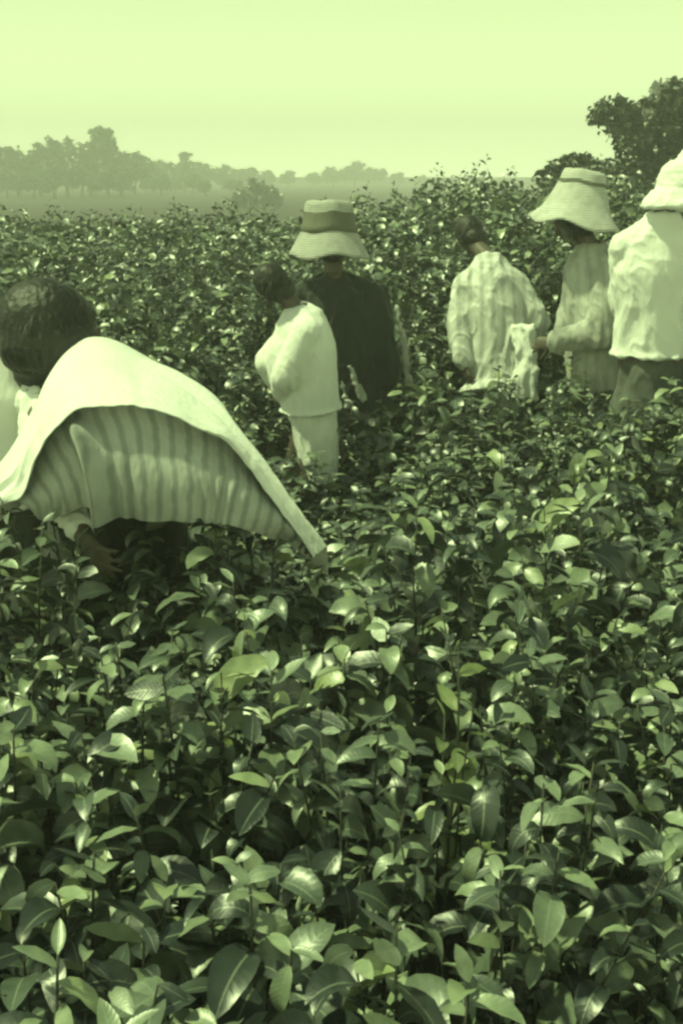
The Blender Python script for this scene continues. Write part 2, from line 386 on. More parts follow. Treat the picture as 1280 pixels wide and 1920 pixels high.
def person(label, hip, chest, neck, head, face, hands, right, s=1.0, group='people picking leaves in the field', elbow_hint=None, gz=None, feet=None):
    """joints in world space; face = direction the face looks. returns the Empty and a dict of joints"""
    hip, chest, neck, head = map(Vector, (hip, chest, neck, head)); rt = Vector(right).normalized(); f = Vector(face).normalized()
    gz = ground_z(hip.x, hip.y) if gz is None else gz
    o = (hip.x, hip.y, gz); root = empty('person', o); tag(root, label, 'person', group)
    CLEAR.append((hip.x, hip.y, .2))
    J = dict(hip=hip, chest=chest, neck=neck, head=head, rt=rt, f=f, o=o, root=root, s=s, gz=gz)
    fwd = Vector((0, 0, 1)).cross(rt) ; fwd.z = 0; fwd = fwd.normalized()
    if fwd.dot(Vector((f.x, f.y, 0))) < 0: fwd = -fwd
    J['fwd'] = fwd; spine = (neck - hip).normalized(); dep = rt.cross(spine).normalized(); J['dep'] = dep
    pc = []
    mid = hip.lerp(chest, .5)
    pc.append(loft([(hip - spine * .09 * s, rt * .10 * s, dep * .08 * s), (hip, rt * .165 * s, dep * .115 * s), (mid, rt * .135 * s, dep * .10 * s), (chest, rt * .165 * s, dep * .115 * s),
                    (chest.lerp(neck, .6), rt * .14 * s, dep * .09 * s), (neck - spine * .02, rt * .085 * s, dep * .07 * s), (neck + spine * .01, rt * .055 * s, dep * .055 * s)], 20))
    pc.append(capsule(neck - spine * .03, .056 * s, head, .05 * s))
    up = (head - neck).normalized(); up = (up - f * up.dot(f) * .6).normalized(); ff = (f - up * f.dot(up)).normalized(); sd = up.cross(ff)
    J['up'] = up; J['ff'] = ff; J['sd'] = sd
    hc = head + up * .06 * s
    pc.append(ellipsoid(hc + up * .015 - ff * .01, sd * .076 * s, ff * .095 * s, up * .10 * s))
    pc.append(ellipsoid(hc + ff * .025 * s - up * .055 * s, sd * .055 * s, ff * .06 * s, up * .065 * s))      # jaw
    pc.append(capsule(hc + ff * .088 * s + up * .0, .010, hc + ff * .112 * s - up * .032 * s, .015, n=8))       # nose
    pc.append(capsule(hc + ff * .084 * s - up * .066 * s + sd * .018, .009, hc + ff * .084 * s - up * .066 * s - sd * .018, .009, n=8))  # lips
    for q in (-1, 1):
        pc.append(ellipsoid(hc + sd * .078 * s * q - up * .01, ff * .018 * s, sd * .009 * s, up * .032 * s, 10, 6))   # ear
        pc.append(capsule(hc + ff * .083 * s + sd * .03 * q + up * .018, .009, hc + ff * .086 * s + sd * .03 * q + up * .012, .009, n=8))  # eyes
        pc.append(capsule(hc + ff * .088 * s + sd * .016 * q + up * .034, .007, hc + ff * .08 * s + sd * .044 * q + up * .036, .007, n=8))  # brow
    J['hc'] = hc
    arms = []
    for q, ht in zip((-1, 1), hands):
        sh = chest.lerp(neck, .42) + rt * .17 * s * q
        hint = Vector((0, 0, -1)) + rt * .5 * q - fwd * .3 if elbow_hint is None else Vector(elbow_hint)
        el, wr = ik(sh, ht, .29 * s, .26 * s, hint)
        pc.append(capsule(neck.lerp(chest, .2), .05 * s, sh, .054 * s)); pc.append(capsule(sh, .056 * s, el, .042 * s)); pc.append(capsule(el, .043 * s, wr, .027 * s))
        d = (wr - el).normalized()
        pc += hand(wr, d, -rt * q + Vector((0, 0, -.4)), fwd, s, .45)
        arms.append((sh, el, wr))
    J['arms'] = arms
    legs = []
    for i, q in enumerate((-1, 1)):
        hj = hip + rt * .09 * s * q - spine * .04
        ft = Vector((hip.x, hip.y, gz + .08)) + rt * .12 * q + fwd * (.06 * q) if feet is None else Vector(feet[i])
        la = (hj - ft).length * .53
        kn, an = ik(hj, ft, la, la * .93, fwd)
        pc.append(capsule(hj, .088 * s, kn, .056 * s)); pc.append(capsule(kn, .056 * s, an, .038 * s))
        pc.append(capsule(an - Vector((0, 0, .035)) - fwd * .03, .036, an - Vector((0, 0, .05)) + fwd * .15, .028, .8))
        legs.append((hj, kn, an))
    J['legs'] = legs
    fuse('body', pc, .008 * s, M_SKIN, root, o, 2)
    return root, J

def shirt(J, mat_, ease=.03, hem=.10, sleeves=True, seed=0, amp=.012, flare=.03, name='shirt', sz=3, extra=()):
    s = J['s']; hip, chest, neck, rt, dep = J['hip'], J['chest'], J['neck'], J['rt'], J['dep']; sp = (neck - hip).normalized()
    e = ease; pc = [loft([(hip - sp * hem, rt * (.175 * s + e + flare), dep * (.125 * s + e + flare)), (hip, rt * (.17 * s + e), dep * (.12 * s + e)),
                (hip.lerp(chest, .5), rt * (.155 * s + e), dep * (.115 * s + e)), (chest, rt * (.175 * s + e), dep * (.125 * s + e)),
                (chest.lerp(neck, .55), rt * (.15 * s + e * .8), dep * (.105 * s + e * .8)), (chest.lerp(neck, .82), rt * (.095 * s + e * .5), dep * (.085 * s + e * .5)), (neck, rt * (.07 * s + .01), dep * (.065 * s + .01))], 24)]
    if sleeves:
        for sh, el, wr in J['arms']:
            pc.append(capsule(neck.lerp(chest, .22) , .06 * s + e * .3, sh, .062 * s + e * .5))
            pc.append(capsule(sh, .058 * s + e * .5, el, .052 * s + e * .6)); pc.append(capsule(el, .052 * s + e * .6, wr - (wr - el).normalized() * .03, .036 * s + e * .5))
    pc += list(extra)
    return fuse(name, pc, .009, mat_, J['root'], J['o'], 9, folds(amp, 15, sz * .7, seed))

def trousers(J, mat_, ease=.03, seed=0, name='trousers', to=.12):
    s = J['s']; hip = J['hip']; rt = J['rt']; dep = J['dep']; sp = (J['neck'] - hip).normalized()
    pc = [loft([(hip - sp * .12, rt * .15 * s, dep * (.11 * s)), (hip - sp * .02, rt * (.168 * s + ease * .6), dep * (.118 * s + ease * .6)), (hip + sp * .07, rt * (.15 * s), dep * (.11 * s))], 20)]
    for hj, kn, an in J['legs']:
        low = an.lerp(kn, to)
        pc.append(capsule(hj, .09 * s + ease, kn, .062 * s + ease)); pc.append(capsule(kn, .062 * s + ease, low, .045 * s + ease))
    return fuse(name, pc, .012, mat_, J['root'], J['o'], 4, folds(.010, 10, 4, seed))

def skirt(J, mat_, length=.6, seed=0, flare=.10, name='skirt'):
    s = J['s']; hip = J['hip']; rt = J['rt']; fw = J['fwd']; z = Vector((0, 0, 1))
    pc = [loft([(hip + z * .03, rt * .13 * s, fw * .09 * s), (hip - z * .08, rt * .17 * s, fw * .14 * s), (hip - z * length * .5, rt * (.19 + flare * .6) * s, fw * (.16 + flare * .6) * s), (hip - z * length, rt * (.19 + flare) * s, fw * (.16 + flare) * s)], 28)]
    return fuse(name, pc, .012, mat_, J['root'], J['o'], 3, folds(.016, 13, 1.2, seed))

def strands(o, J, c, ax, az, n, ln, seed):
    """add short drooping locks to a hair mesh so its edge is ragged"""
    g = random.Random(seed); bm = bmesh.new(); bm.from_mesh(o.data); org = Vector(J['o'])
    for _ in range(n):
        d = Vector((g.gauss(0, 1), g.gauss(0, 1), g.gauss(.2, 1))).normalized()
        if d.dot(J['ff']) > .55: continue
        p = c + Vector((d.x * ax, d.y * ax, d.z * az)) * .96; v = (Vector((d.x, d.y, 0)) * .35 * .2 + Vector((g.gauss(0, .22), g.gauss(0, .22), -.95))); v = (v - d * v.dot(d) * .85).normalized()
        sd = v.cross(d).normalized() * g.uniform(.0015, .004); pts = []
        for k in range(4):
            pts.append(p.copy()); p = p + v * ln / 3 * g.uniform(.7, 1.2); v = (v + Vector((g.gauss(0, .15), g.gauss(0, .15), -.15)) + d * .12).normalized()
        vs = [(bm.verts.new(q - sd * (1 - k * .28) - org), bm.verts.new(q + sd * (1 - k * .28) - org)) for k, q in enumerate(pts)]
        for a, b in zip(vs, vs[1:]): bm.faces.new((a[0], a[1], b[1], b[0]))
    bm.to_mesh(o.data); bm.free()

def hair(J, seed=0, bun=False):
    s = J['s']; hc, sd, ff, up = J['hc'], J['sd'], J['ff'], J['up']
    pc = [ellipsoid(hc + up * .028 - ff * .026, sd * .100 * s, ff * .106 * s, up * .108 * s), ellipsoid(hc - up * .045 - ff * .045, sd * .075 * s, ff * .055 * s, up * .07 * s)]
    o = fuse('hair', pc, .008, M_HAIR, J['root'], J['o'], 3, lambda p: .0035 * noise.noise(Vector((p.x * 90 + seed, p.y * 90, p.z * 22))) + .004 * noise.noise(p * 25))
    strands(o, J, hc + up * .015 - ff * .03, .094 * s, .105 * s, 500, .06, seed); return o

def hat(J, prof, mat_, centre, tilt=(0, 0), band=None, seed=0):
    """prof: (radius, height) outside line from crown centre to brim edge"""
    n = 56; T = Matrix.Rotation(tilt[0], 3, 'Y') @ Matrix.Rotation(tilt[1], 3, 'X')
    def lathe(pr, wob=.006):
        V = []; F = []
        for i, (r, z) in enumerate(pr):
            for k in range(n):
                a = 2 * math.pi * k / n; q = r * (1 + .8 * wob * noise.noise(Vector((math.cos(a) * 2 + seed, math.sin(a) * 2, z * 9))) * 6)
                dz = .016 * (r / .2) ** 2 * noise.noise(Vector((math.cos(a) * 1.4 + seed, math.sin(a) * 1.4, 5)))*2
                V.append(T @ Vector((q * math.cos(a), q * math.sin(a), z + dz)) + Vector(centre))
        for i in range(len(pr) - 1):
            for k in range(n): F.append((i * n + k, i * n + (k + 1) % n, (i + 1) * n + (k + 1) % n, (i + 1) * n + k))
        return [tuple(v) for v in V], F
    inner = [(max(.001, r - .006), z - .006) for r, z in prof[::-1]]
    v, f = lathe(prof + inner)
    h = mesh_obj('hat', v, f, mat_, J['root'], origin=J['o'])
    if band:
        z0, z1 = band
        def rad(z):
            for (r0, a0), (r1, a1) in zip(prof, prof[1:]):
                if a1 <= z <= a0: return r1 + (r0 - r1) * (z - a1) / max(1e-6, a0 - a1)
            return prof[-1][0]
        zs = np.linspace(z1, z0, 4); v, f = lathe([(rad(z) + .004, z) for z in zs] + [(rad(zs[-1]) - .002, zs[-1])])
        mesh_obj('hat_band_and_shade', v, f, M_BAND_SHADE, h, origin=J['o'])  # real band on the bucket hat, painted crown shadow on the flared one
    return h

Z = Vector((0, 0, 1)); X = Vector((1, 0, 0)); Yv = Vector((0, 1, 0))

# ---- A: dark jacket, straw bucket hat, seen from behind
YA = 6.3
hd = P(622, 478, YA); nk = P(628, 515, YA); ch = P(640, 590, YA + .02); hp = P(655, 745, YA + .02)
root, J = person('person in dark jacket and straw bucket hat standing with back turned', hp, ch, nk, hd + Yv * .03, (-.15, 1, -.35),
                 (P(600, 720, YA + .35), P(705, 760, YA + .3)), (1, -.12, 0), 1.02)
shirt(J, M_DARK, .045, .10, seed=3, name='jacket', amp=.014, extra=[capsule(P(700, 560, YA), .085, P(722, 700, YA - .03), .085)])
trousers(J, M_GREY, .03, 5); hair(J, 1)
tag(fuse('coat_trim', [capsule(P(742, 575, YA - .1), .010, P(756, 640, YA - .11), .014), capsule(P(756, 640, YA - .11), .014, P(766, 720, YA - .12), .018), capsule(P(766, 720, YA - .12), .018, P(768, 800, YA - .12), .024, .5),
     capsule(P(655, 690, YA - .19), .012, P(680, 745, YA - .19), .022, .6), capsule(P(640, 715, YA - .19), .010, P(650, 760, YA - .19), .018, .6)], .007, M_WHITE3, root, J['o'], 3, folds(.012, 26, 18, 3)), 'ragged pale strip of cloth hanging from the jacket')
hat(J, [(.002, .285), (.09, .287), (.118, .280), (.127, .262), (.132, .20), (.140, .145), (.158, .11), (.185, .06), (.208, .015), (.216, 0)], M_STRAW, P(617, 482, YA) + Z * .0, (.0, -.05), (.125, .225), 2)

# ---- B: white shirt and trousers, side on, facing left
YB = 5.7
root, J = person('bareheaded person in white shirt and long white skirt, side-on in front of the dark jacket', P(583, 770, YB), P(572, 650, YB), P(560, 572, YB), P(526, 548, YB), (-.55, .75, -.45),
                 (P(530, 740, YB + .02), P(530, 735, YB + .2)), (-.2, 1, 0), .80, elbow_hint=(-.5, 0, -1))
hair(J, 4)
shirt(J, M_WHITE, .048, -.02, seed=9, amp=.008, flare=.015, extra=[ellipsoid(P(548, 680, YB), X * .125, Yv * .14, Z * .20), ellipsoid(P(575, 620, YB), X * .105, Yv * .13, Z * .13)])
fuse('wrap_skirt', [loft([(P(583, 725, YB), X * .10, Yv * .12), (P(583, 765, YB), X * .118, Yv * .17), (P(592, 810, YB), X * .112, Yv * .18), (P(596, 850, YB), X * .100, Yv * .18), (P(601, 900, YB), X * .082, Yv * .17)], 24)], .009, M_WHITE, root, J['o'], 4, folds(.009, 16, 2, 12))

# ---- C: stooping, pale shirt, back to us
YC = 6.7
root, J = person('bareheaded person stooping in a rumpled pale shirt left of the wide straw hat', P(938, 715, YC), P(922, 580, YC + .10), P(916, 478, YC + .2), P(888, 455, YC + .36), (-.2, .8, -.75),
                 (P(872, 715, YC - .1), P(985, 670, YC + .15)), (1, .1, 0), .86)
hair(J, 7)
shirt(J, M_WHITE2, .045, .06, seed=21, amp=.015, flare=.05, sz=2)
tl = fuse('shirt_tail', [loft([(P(978, 610, YC - .06), X * .07, Yv * .03), (P(986, 670, YC - .14), X * .06, Yv * .025), (P(984, 710, YC - .18), X * .085, Yv * .022), (P(972, 750, YC - .2), X * .125, Yv * .02)], 14)], .011, M_WHITE, J['root'], J['o'], 3, folds(.016, 18, 2, 5))
trousers(J, M_GREY, .03, 8)

# ---- D: wide straw hat, worn shirt
YD = 6.2
root, J = person('person in a wide flared straw hat and stained worn shirt', P(1120, 715, YD), P(1118, 560, YD), P(1106, 456, YD + .02), P(1084, 428, YD), (-.9, .5, -.4),
                 (P(1035, 640, YD - .1), P(1050, 650, YD + .25)), (-.25, 1, 0), .98, elbow_hint=(-.2, -.2, -1))
hair(J, 14)
shirt(J, M_WHITE3, .045, .02, seed=31, amp=.014, flare=.0, sz=2.5)
trousers(J, M_GREY, .03, 18)
hat(J, [(.002, .276), (.08, .278), (.105, .271), (.113, .255), (.117, .228), (.121, .210), (.135, .17), (.160, .11), (.190, .06), (.232, .012), (.240, 0)], M_STRAW2, P(1076, 424, YD), (.16, -.06), (.206, .222), 6)  # thin dark ring stands in for the shadow line below the crown

# ---- E: right edge, white blouse, white head cloth
YE = 5.7
root, J = person('person in a white head cloth and long white blouse at the edge of the group', P(1222, 655, YE), P(1224, 510, YE), P(1243, 398, YE), P(1262, 372, YE - .02), (.5, .8, -.2),
                 (P(1185, 640, YE + .2), P(1280, 600, YE - .05)), (1, -.15, 0), .90)
shirt(J, M_WHITE, .03, .03, seed=41, amp=.014, flare=.015, name='blouse', sz=2)
skirt(J, M_GREY, .7, 43, .03)
hc = J['hc']
fuse('head_cloth', [ellipsoid(hc + Z * .02, X * .11, Yv * .12, Z * .12), loft([(hc - Z * .085 - X * .02 - Yv * .03, X * .175, Yv * .15), (hc - Z * .06 - X * .015 - Yv * .03, X * .165, Yv * .145), (hc + Z * .0, X * .12, Yv * .12), (hc + Z * .05, X * .09, Yv * .10)], 22), ellipsoid(hc + Z * .13 + X * .05, X * .065, Yv * .08, Z * .075)], .009, M_WHITE, J['root'], J['o'], 3, folds(.012, 16, 14, 3))

# ---- F: far-left edge, white shirt
YF = 3.75
root, J = person('person in a bright white shirt cut off by the frame behind the draped cloth', P(0, 880, YF - .12), P(6, 740, YF - .12), P(-12, 590, YF - .1), P(-80, 520, YF), (-.6, .7, -.4),
                 (P(-150, 860, YF + .3), P(-70, 880, YF + .35)), (1, .2, 0), .98)
hair(J, 31)
shirt(J, M_WHITE, .04, .10, seed=51, amp=.010, flare=.02, sz=2)
trousers(J, M_GREY, .03, 53)

# ---- G: foreground, dark hair, white cloth draped over the back
YG = 3.45
root, J = person('dark-haired person with a great white cloth draped over the back', P(215, 960, YG), P(190, 800, YG), P(160, 690, YG + .03), P(122, 650, YG + .05), (-.25, .9, -.35),
                 (P(168, 1030, YG - .42), P(540, 985, YG - .22)), (1, 0, 0), 1.0, elbow_hint=(-.6, -.3, -1))
hg = fuse('hair', [ellipsoid(J['hc'] + J['up'] * .03 - J['ff'] * .02, X * .148, Yv * .125, Z * .128), ellipsoid(J['hc'] - Z * .03 - Yv * .03, X * .158, Yv * .12, Z * .12), ellipsoid(J['hc'] - Z * .12 + X * .01, X * .13, Yv * .09, Z * .09)],
     .008, M_HAIR, root, J['o'], 3, lambda p: .004 * noise.noise(Vector((p.x * 70, p.y * 70, p.z * 14))) + .004 * noise.noise(p * 14))
strands(hg, J, J['hc'] + Z * .01, .150, .132, 1300, .05, 3)
trousers(J, M_DARK, .03, 63)
shirt(J, M_DARK, .012, .02, seed=65, amp=.006, flare=0, name='undershirt', sleeves=False)

def catmull(pts, n):
    pts = [np.array(p, float) for p in pts]; d = [0]
    for a, b in zip(pts, pts[1:]): d.append(d[-1] + np.linalg.norm(b[:2] - a[:2]))
    out = []; P0 = [2 * pts[0] - pts[1]] + pts + [2 * pts[-1] - pts[-2]]
    for t in np.linspace(0, d[-1], n):
        i = max(k for k in range(len(pts) - 1) if d[k] <= t + 1e-9); u = (t - d[i]) / max(1e-9, d[i + 1] - d[i]); a, b, c, e = P0[i:i + 4]
        out.append(.5 * ((2 * b) + (c - a) * u + (2 * a - 5 * b + 4 * c - e) * u * u + (-a + 3 * b - 3 * c + e) * u ** 3))
    return out

def grid_cloth(name, rows, mat_, parent, origin, thick=.006, fold=None):
    """rows: list of lists of Vector (each same length); thick shell"""
    m = len(rows); n = len(rows[0]); pts = np.array([[tuple(p) for p in r] for r in rows])
    du = np.gradient(pts, axis=1); dv = np.gradient(pts, axis=0); nr = np.cross(du, dv); nr /= np.maximum(1e-9, np.linalg.norm(nr, axis=2))[..., None]
    if fold is not None:
        pts = pts + nr * fold[..., None]
    back = pts - nr * thick
    V = np.concatenate([pts.reshape(-1, 3), back.reshape(-1, 3)]); F = []; o = m * n
    for i in range(m - 1):
        for j in range(n - 1):
            a = i * n + j; F.append((a, a + 1, a + n + 1, a + n)); F.append((o + a, o + a + n, o + a + n + 1, o + a + 1))
    for j in range(n - 1):
        F.append((j, o + j, o + j + 1, j + 1)); a = (m - 1) * n + j; F.append((a, a + 1, o + a + 1, o + a))
    for i in range(m - 1):
        a = i * n; F.append((a, a + n, o + a + n, o + a)); a = i * n + n - 1; F.append((a, o + a, o + a + n, a + n))
    uv = np.array([[(j / n, i / m) for j in range(n)] for i in range(m)]).reshape(-1, 2); uv = np.concatenate([uv, uv])
    o = mesh_obj(name, V, F, mat_, parent, origin=origin, uv=uv); o.data.set_sharp_from_angle(angle=R(50)); return o

def drape():
    N = 110
    wig = lambda k: 5 * noise.noise(Vector((k * .16, 1, 1))) + 3 * noise.noise(Vector((k * .4, 4, 1)))
    ridge = catmull([(-30, 915, 3.12), (8, 862, 3.16), (45, 775, 3.26), (80, 700, 3.33), (122, 653, 3.38), (168, 630, 3.40), (212, 638, 3.38), (262, 664, 3.36), (328, 700, 3.31), (392, 748, 3.25), (445, 805, 3.19), (502, 872, 3.14), (560, 948, 3.08), (612, 1024, 3.05)], N)
    rim = catmull([(-30, 950, 3.04), (38, 930, 3.02), (72, 868, 2.98), (108, 800, 2.96), (146, 764, 2.96), (200, 757, 2.95), (268, 760, 2.95), (330, 779, 2.95), (388, 803, 2.96), (436, 830, 2.97), (478, 880, 2.98), (518, 935, 2.99), (560, 998, 3.0), (588, 1046, 3.0)], N)
    rim = [np.array([a[0], a[1] + wig(k), a[2]]) for k, a in enumerate(rim)]
    rows = []
    # rim -> ridge -> down the far side
    for u in np.linspace(0, 1, 16):
        r = []
        for a, b in zip(rim, ridge):
            px, py = a[0] + (b[0] - a[0]) * u, a[1] + (b[1] - a[1]) * (u); Y = a[2] + (b[2] - a[2]) * u ** 1.15
            r.append(P(px, py, Y))
        rows.append(r)
    for u in (.15, .35, .6, 1):
        rows.append([P(*b) + Vector((0, .28 * u, -.34 * u * u)) * (.35 + .65 * math.sin(math.pi * j / (N - 1))) for j, b in enumerate(ridge)])
    m = len(rows); fold = np.zeros((m, N))
    for i in range(m):
        for j in range(N):
            uu = i / m; t = j / N
            fold[i, j] = .011 * noise.noise(Vector((t * 3.0 + uu * 2.2, uu * 9 - t * 3, 2))) + .007 * noise.noise(Vector((t * 2.5 + 4, uu * 26 + t * 2, 7)))
            fold[i, j] = fold[i, j] * 1.4 + .006 * (1 - abs(noise.noise(Vector((t * 2.2, uu * 34 + t * 3, 3)))) * 3) + .010 * noise.noise(Vector((t * 8, uu * 2, 13)))
    rows = [r for r in rows]
    o = grid_cloth('draped_cloth', rows, M_WHITE, J['root'], J['o'], .003, -fold)
    tag(o, 'bright white sunlit cloth arching over the back')
    # pleated shaded side below the rim
    NN = 260
    top = catmull([(20, 935, 3.10), (72, 868, 3.08), (108, 800, 3.06), (146, 768, 3.05), (200, 762, 3.04), (268, 766, 3.04), (330, 784, 3.04), (388, 810, 3.05), (436, 838, 3.06), (478, 888, 3.07), (518, 940, 3.08), (560, 995, 3.1)], NN)
    bot = catmull([(60, 960, 3.10), (90, 975, 3.06), (130, 960, 3.02), (165, 950, 3.0), (215, 966, 2.98), (270, 975, 2.96), (330, 978, 2.95), (390, 980, 2.95), (440, 985, 2.96), (480, 1000, 2.99), (520, 1010, 3.02), (560, 1015, 3.08)], NN)
    rows = []; M_ = 36
    for u in np.linspace(0, 1, M_):
        r = []
        for a, b in zip(top, bot):
            px = a[0] + (b[0] - a[0]) * u + 8 * math.sin(math.pi * u); py = a[1] + (b[1] - a[1]) * u; Y = a[2] + (b[2] - a[2]) * u - .05 * math.sin(math.pi * u)
            r.append(P(px, py, Y))
        rows.append(r)
    fold = np.zeros((M_, NN))
    for i in range(M_):
        for j in range(NN):
            t = j / NN; u = i / M_; x = t * 17 + .8 * noise.noise(Vector((t * 9, u * 1.3, 1)))
            fold[i, j] = .014 * (1 - abs(math.sin(x * math.pi * (.8 + .3 * noise.noise(Vector((t * 4, 0, 5))))))) * (.35 + .65 * u) * (.6 + .6 * noise.noise(Vector((t * 14, u, 9))))
            fold[i, j] -= .075 * math.exp(-((t - .285 - .01 * u) / .026) ** 2) * sm(.02, .3, u)
    rows_o = grid_cloth('pleated_side', rows, M_PLEAT_SHADE, J['root'], J['o'], .006, fold)
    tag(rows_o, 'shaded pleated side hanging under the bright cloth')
    sh, el, wr = J['arms'][0]
    fuse('sleeve', [capsule(sh, .062, el, .058), capsule(el, .058, wr.lerp(el, .18), .036), ellipsoid(el, X * .075, Yv * .06, Z * .05)], .008, M_WHITE, J['root'], J['o'], 4, folds(.012, 22, 10, 5))
drape()

# ------------------------------------------------------------------ crop bushes, each a thing
protos = []
for i, (V, F, UV, SV, SF) in enumerate(PROTO):
    root = empty('crop_bush', (0, 0, -50))
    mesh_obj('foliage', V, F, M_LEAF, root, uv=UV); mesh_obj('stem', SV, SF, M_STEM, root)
    protos.append([root, False])

ORD = ['', 'first', 'second', 'third', 'fourth', 'fifth', 'sixth', 'seventh', 'eighth', 'ninth', 'tenth', 'eleventh', 'twelfth', 'thirteenth', 'fourteenth', 'fifteenth', 'sixteenth', 'seventeenth', 'eighteenth', 'nineteenth', 'twentieth'] + ['twenty-' + q for q in ('first', 'second', 'third', 'fourth', 'fifth', 'sixth', 'seventh', 'eighth', 'ninth')] + ['thirtieth']
SIZEW = ['broad-leaved', 'fine-leaved', 'large-leaved', 'glossy', 'leafy', 'small-leaved', 'big-leaved', 'close-leaved']
def label_bushes(placed):
    rows = {}; side = {}
    for o, k, x, y, row in placed:
        px = 640 + FPX * x / (y * .96 + .3)
        if -40 < px < 1320: rows.setdefault(row, []).append((x, o, k, y))
        else: side.setdefault((row, px < 0), []).append((abs(px - 640), o))
    keys = sorted(rows); ppl = [r for r in keys if np.mean([q[3] for q in rows[r]]) > 5.4]
    back = [r for r in keys if np.mean([q[3] for q in rows[r]]) > 6.9]
    for i, r in enumerate(keys):
        for n, (x, o, k, y) in enumerate(sorted(rows[r], key=lambda q: q[0]), 1):
            nn = ORD[min(n, 20)]
            if r in back: l = '%s bush, %s from left in the %s row behind the people' % (SIZEW[k], nn, ORD[back.index(r) + 1]); g = 'bushes just behind the people'
            elif r in ppl: l = '%s bush, %s from left in the %s row around the people' % (SIZEW[k], nn, ORD[ppl.index(r) + 1]); g = 'bushes among the people'
            else: l = '%s bush, %s from left in the %s row up from the bottom edge' % (SIZEW[k], nn, ORD[i + 1]); g = 'bushes in the open foreground'
            tag(o, l, 'bush', g)
    allrows = sorted({r for r, _ in side})
    for (r, left), L in side.items():
        for m_, (_, o) in enumerate(sorted(L, key=lambda q: q[0])):
            tag(o, 'bush %s past the %s edge of the frame, %s row up' % (('just', 'second', 'third', 'fourth', 'fifth')[m_], 'left' if left else 'right', ORD[allrows.index(r) + 1]), 'bush', 'bushes at the sides of the frame')

def place_bush(k, x, y, rz, s, sz, row, tz=0):
    root, used = protos[k]
    if not used: o = root; protos[k][1] = True
    else:
        o = root.copy(); COL.objects.link(o)
        for ch in list(root.children):
            c = ch.copy(); COL.objects.link(c); c.parent = o
    o.location = (x, y, ground_z(x, y) + tz); o.rotation_euler = (rnd.uniform(-.08, .08), rnd.uniform(-.08, .08), rz); o.scale = (s, s, sz)
    placed.append((o, k, x, y, row))
    return o

GAPS = [P(640, 1700, 1.45)[:2] + (.17,), P(975, 1345, 2.0)[:2] + (.2,), P(30, 1480, 1.75)[:2] + (.22,), P(680, 900, 4.2)[:2] + (.28,)]
nb = 0
placed = []
for x, y, row in BUSHPOS:
    if any((x - cx) ** 2 + (y - cy) ** 2 < (r + .06) ** 2 for cx, cy, r in CLEAR): continue
    if any((x - g[0]) ** 2 + (y - g[1]) ** 2 < g[2] ** 2 for g in GAPS): continue
    if y < 5 and rnd.random() < .07: continue
    h = .98 + .34 * noise.noise(Vector((x * 1.9, y * 1.9, 0)))
    if 2.55 < y < 3.0 and -.95 < x < -.05: h = .95 + .08 * h * rnd.random()
    if 4.4 < y < 6.6: h *= .86 if x < .75 else .97
    if 3.7 < y < 5.6 and -.45 < x < .25: h *= .80
    place_bush(rnd.randrange(8), x, y, rnd.uniform(0, 6.28), rnd.uniform(.92, 1.12) * 1, h * rnd.uniform(.95, 1.04), row); nb += 1
label_bushes(placed)

M_YOUNG = leaf_material('young_leaf', [(0, (.13, .17, .08)), (.5, (.24, .29, .12)), (1, (.36, .42, .19))], trans=.3, spec=.7)
for i, (px, py, Y, lab) in enumerate([(850, 1335, 2.08, 'pale yellow-green young shoots in the foreground beside a dark gap'), (1025, 1185, 2.5, 'pale yellow-green young shoots below the wide straw hat in the right foreground'),
        (425, 1225, 2.35, 'small pale young shoots in the foreground below the white draped cloth'), (330, 1700, 1.5, 'large pale young leaves near the lower left of the foreground'),
        (240, 610, 3.95, 'broad pale leaves standing up right behind the dark-haired head'), (1200, 790, 4.9, 'pale shoots below the grey skirt at the right edge')]):
    p = P(px, py, Y); gz = ground_z(p.x, p.y); V, F, UV, SV, SF = bush_arrays(700 + i, stems=(3, 4, 2, 2, 4, 3)[i], rad=.07, H=p.z - gz + .02, per=7, size=(.85, .85, .7, .85, 1.15, .7)[i])
    r_ = empty('young_bush', (p.x, p.y, gz)); mesh_obj('foliage', V, F, M_YOUNG, r_, uv=UV); mesh_obj('stem', SV, SF, M_STEM, r_)
    tag(r_, lab, 'bush', 'pale young shoots')

# the farther field, past the counted ones, as one mass
def far_field():
    Vs = []; Fs = []; off = 0; y = 8.45; row = 0; g = random.Random(5); cnt = 0
    while y < 16.5:
        sp = .34 + .008 * y; half = .32 * y + 1.2; x = -half + (row % 2) * sp * .5
        while x < half:
            xx, yy = x + g.uniform(-.1, .1), y + g.uniform(-.1, .1)
            V, F, UV, SV, SF = PROTO_LOW[g.randrange(6)]
            a = g.uniform(0, 6.28); s = g.uniform(.95, 1.25); hz = 1 + .28 * noise.noise(Vector((xx * 1.1, yy * 1.1, 8))) * (1 + .6 * sm(0, 1.5, xx))
            ca, sa = math.cos(a) * s, math.sin(a) * s
            W_ = np.empty_like(V); W_[:, 0] = V[:, 0] * ca - V[:, 1] * sa + xx; W_[:, 1] = V[:, 0] * sa + V[:, 1] * ca + yy; W_[:, 2] = V[:, 2] * hz + ground_z(xx, yy)
            Vs.append(W_); Fs.append(F + off); off += len(V); cnt += 1; x += sp
        y += sp * .95; row += 1
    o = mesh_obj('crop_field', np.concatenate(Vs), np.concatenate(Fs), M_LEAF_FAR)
    tag(o, 'dense mass of leafy bushes covering the rising field behind the people', 'crop field', kind='stuff'); print('far', cnt, off)
far_field()

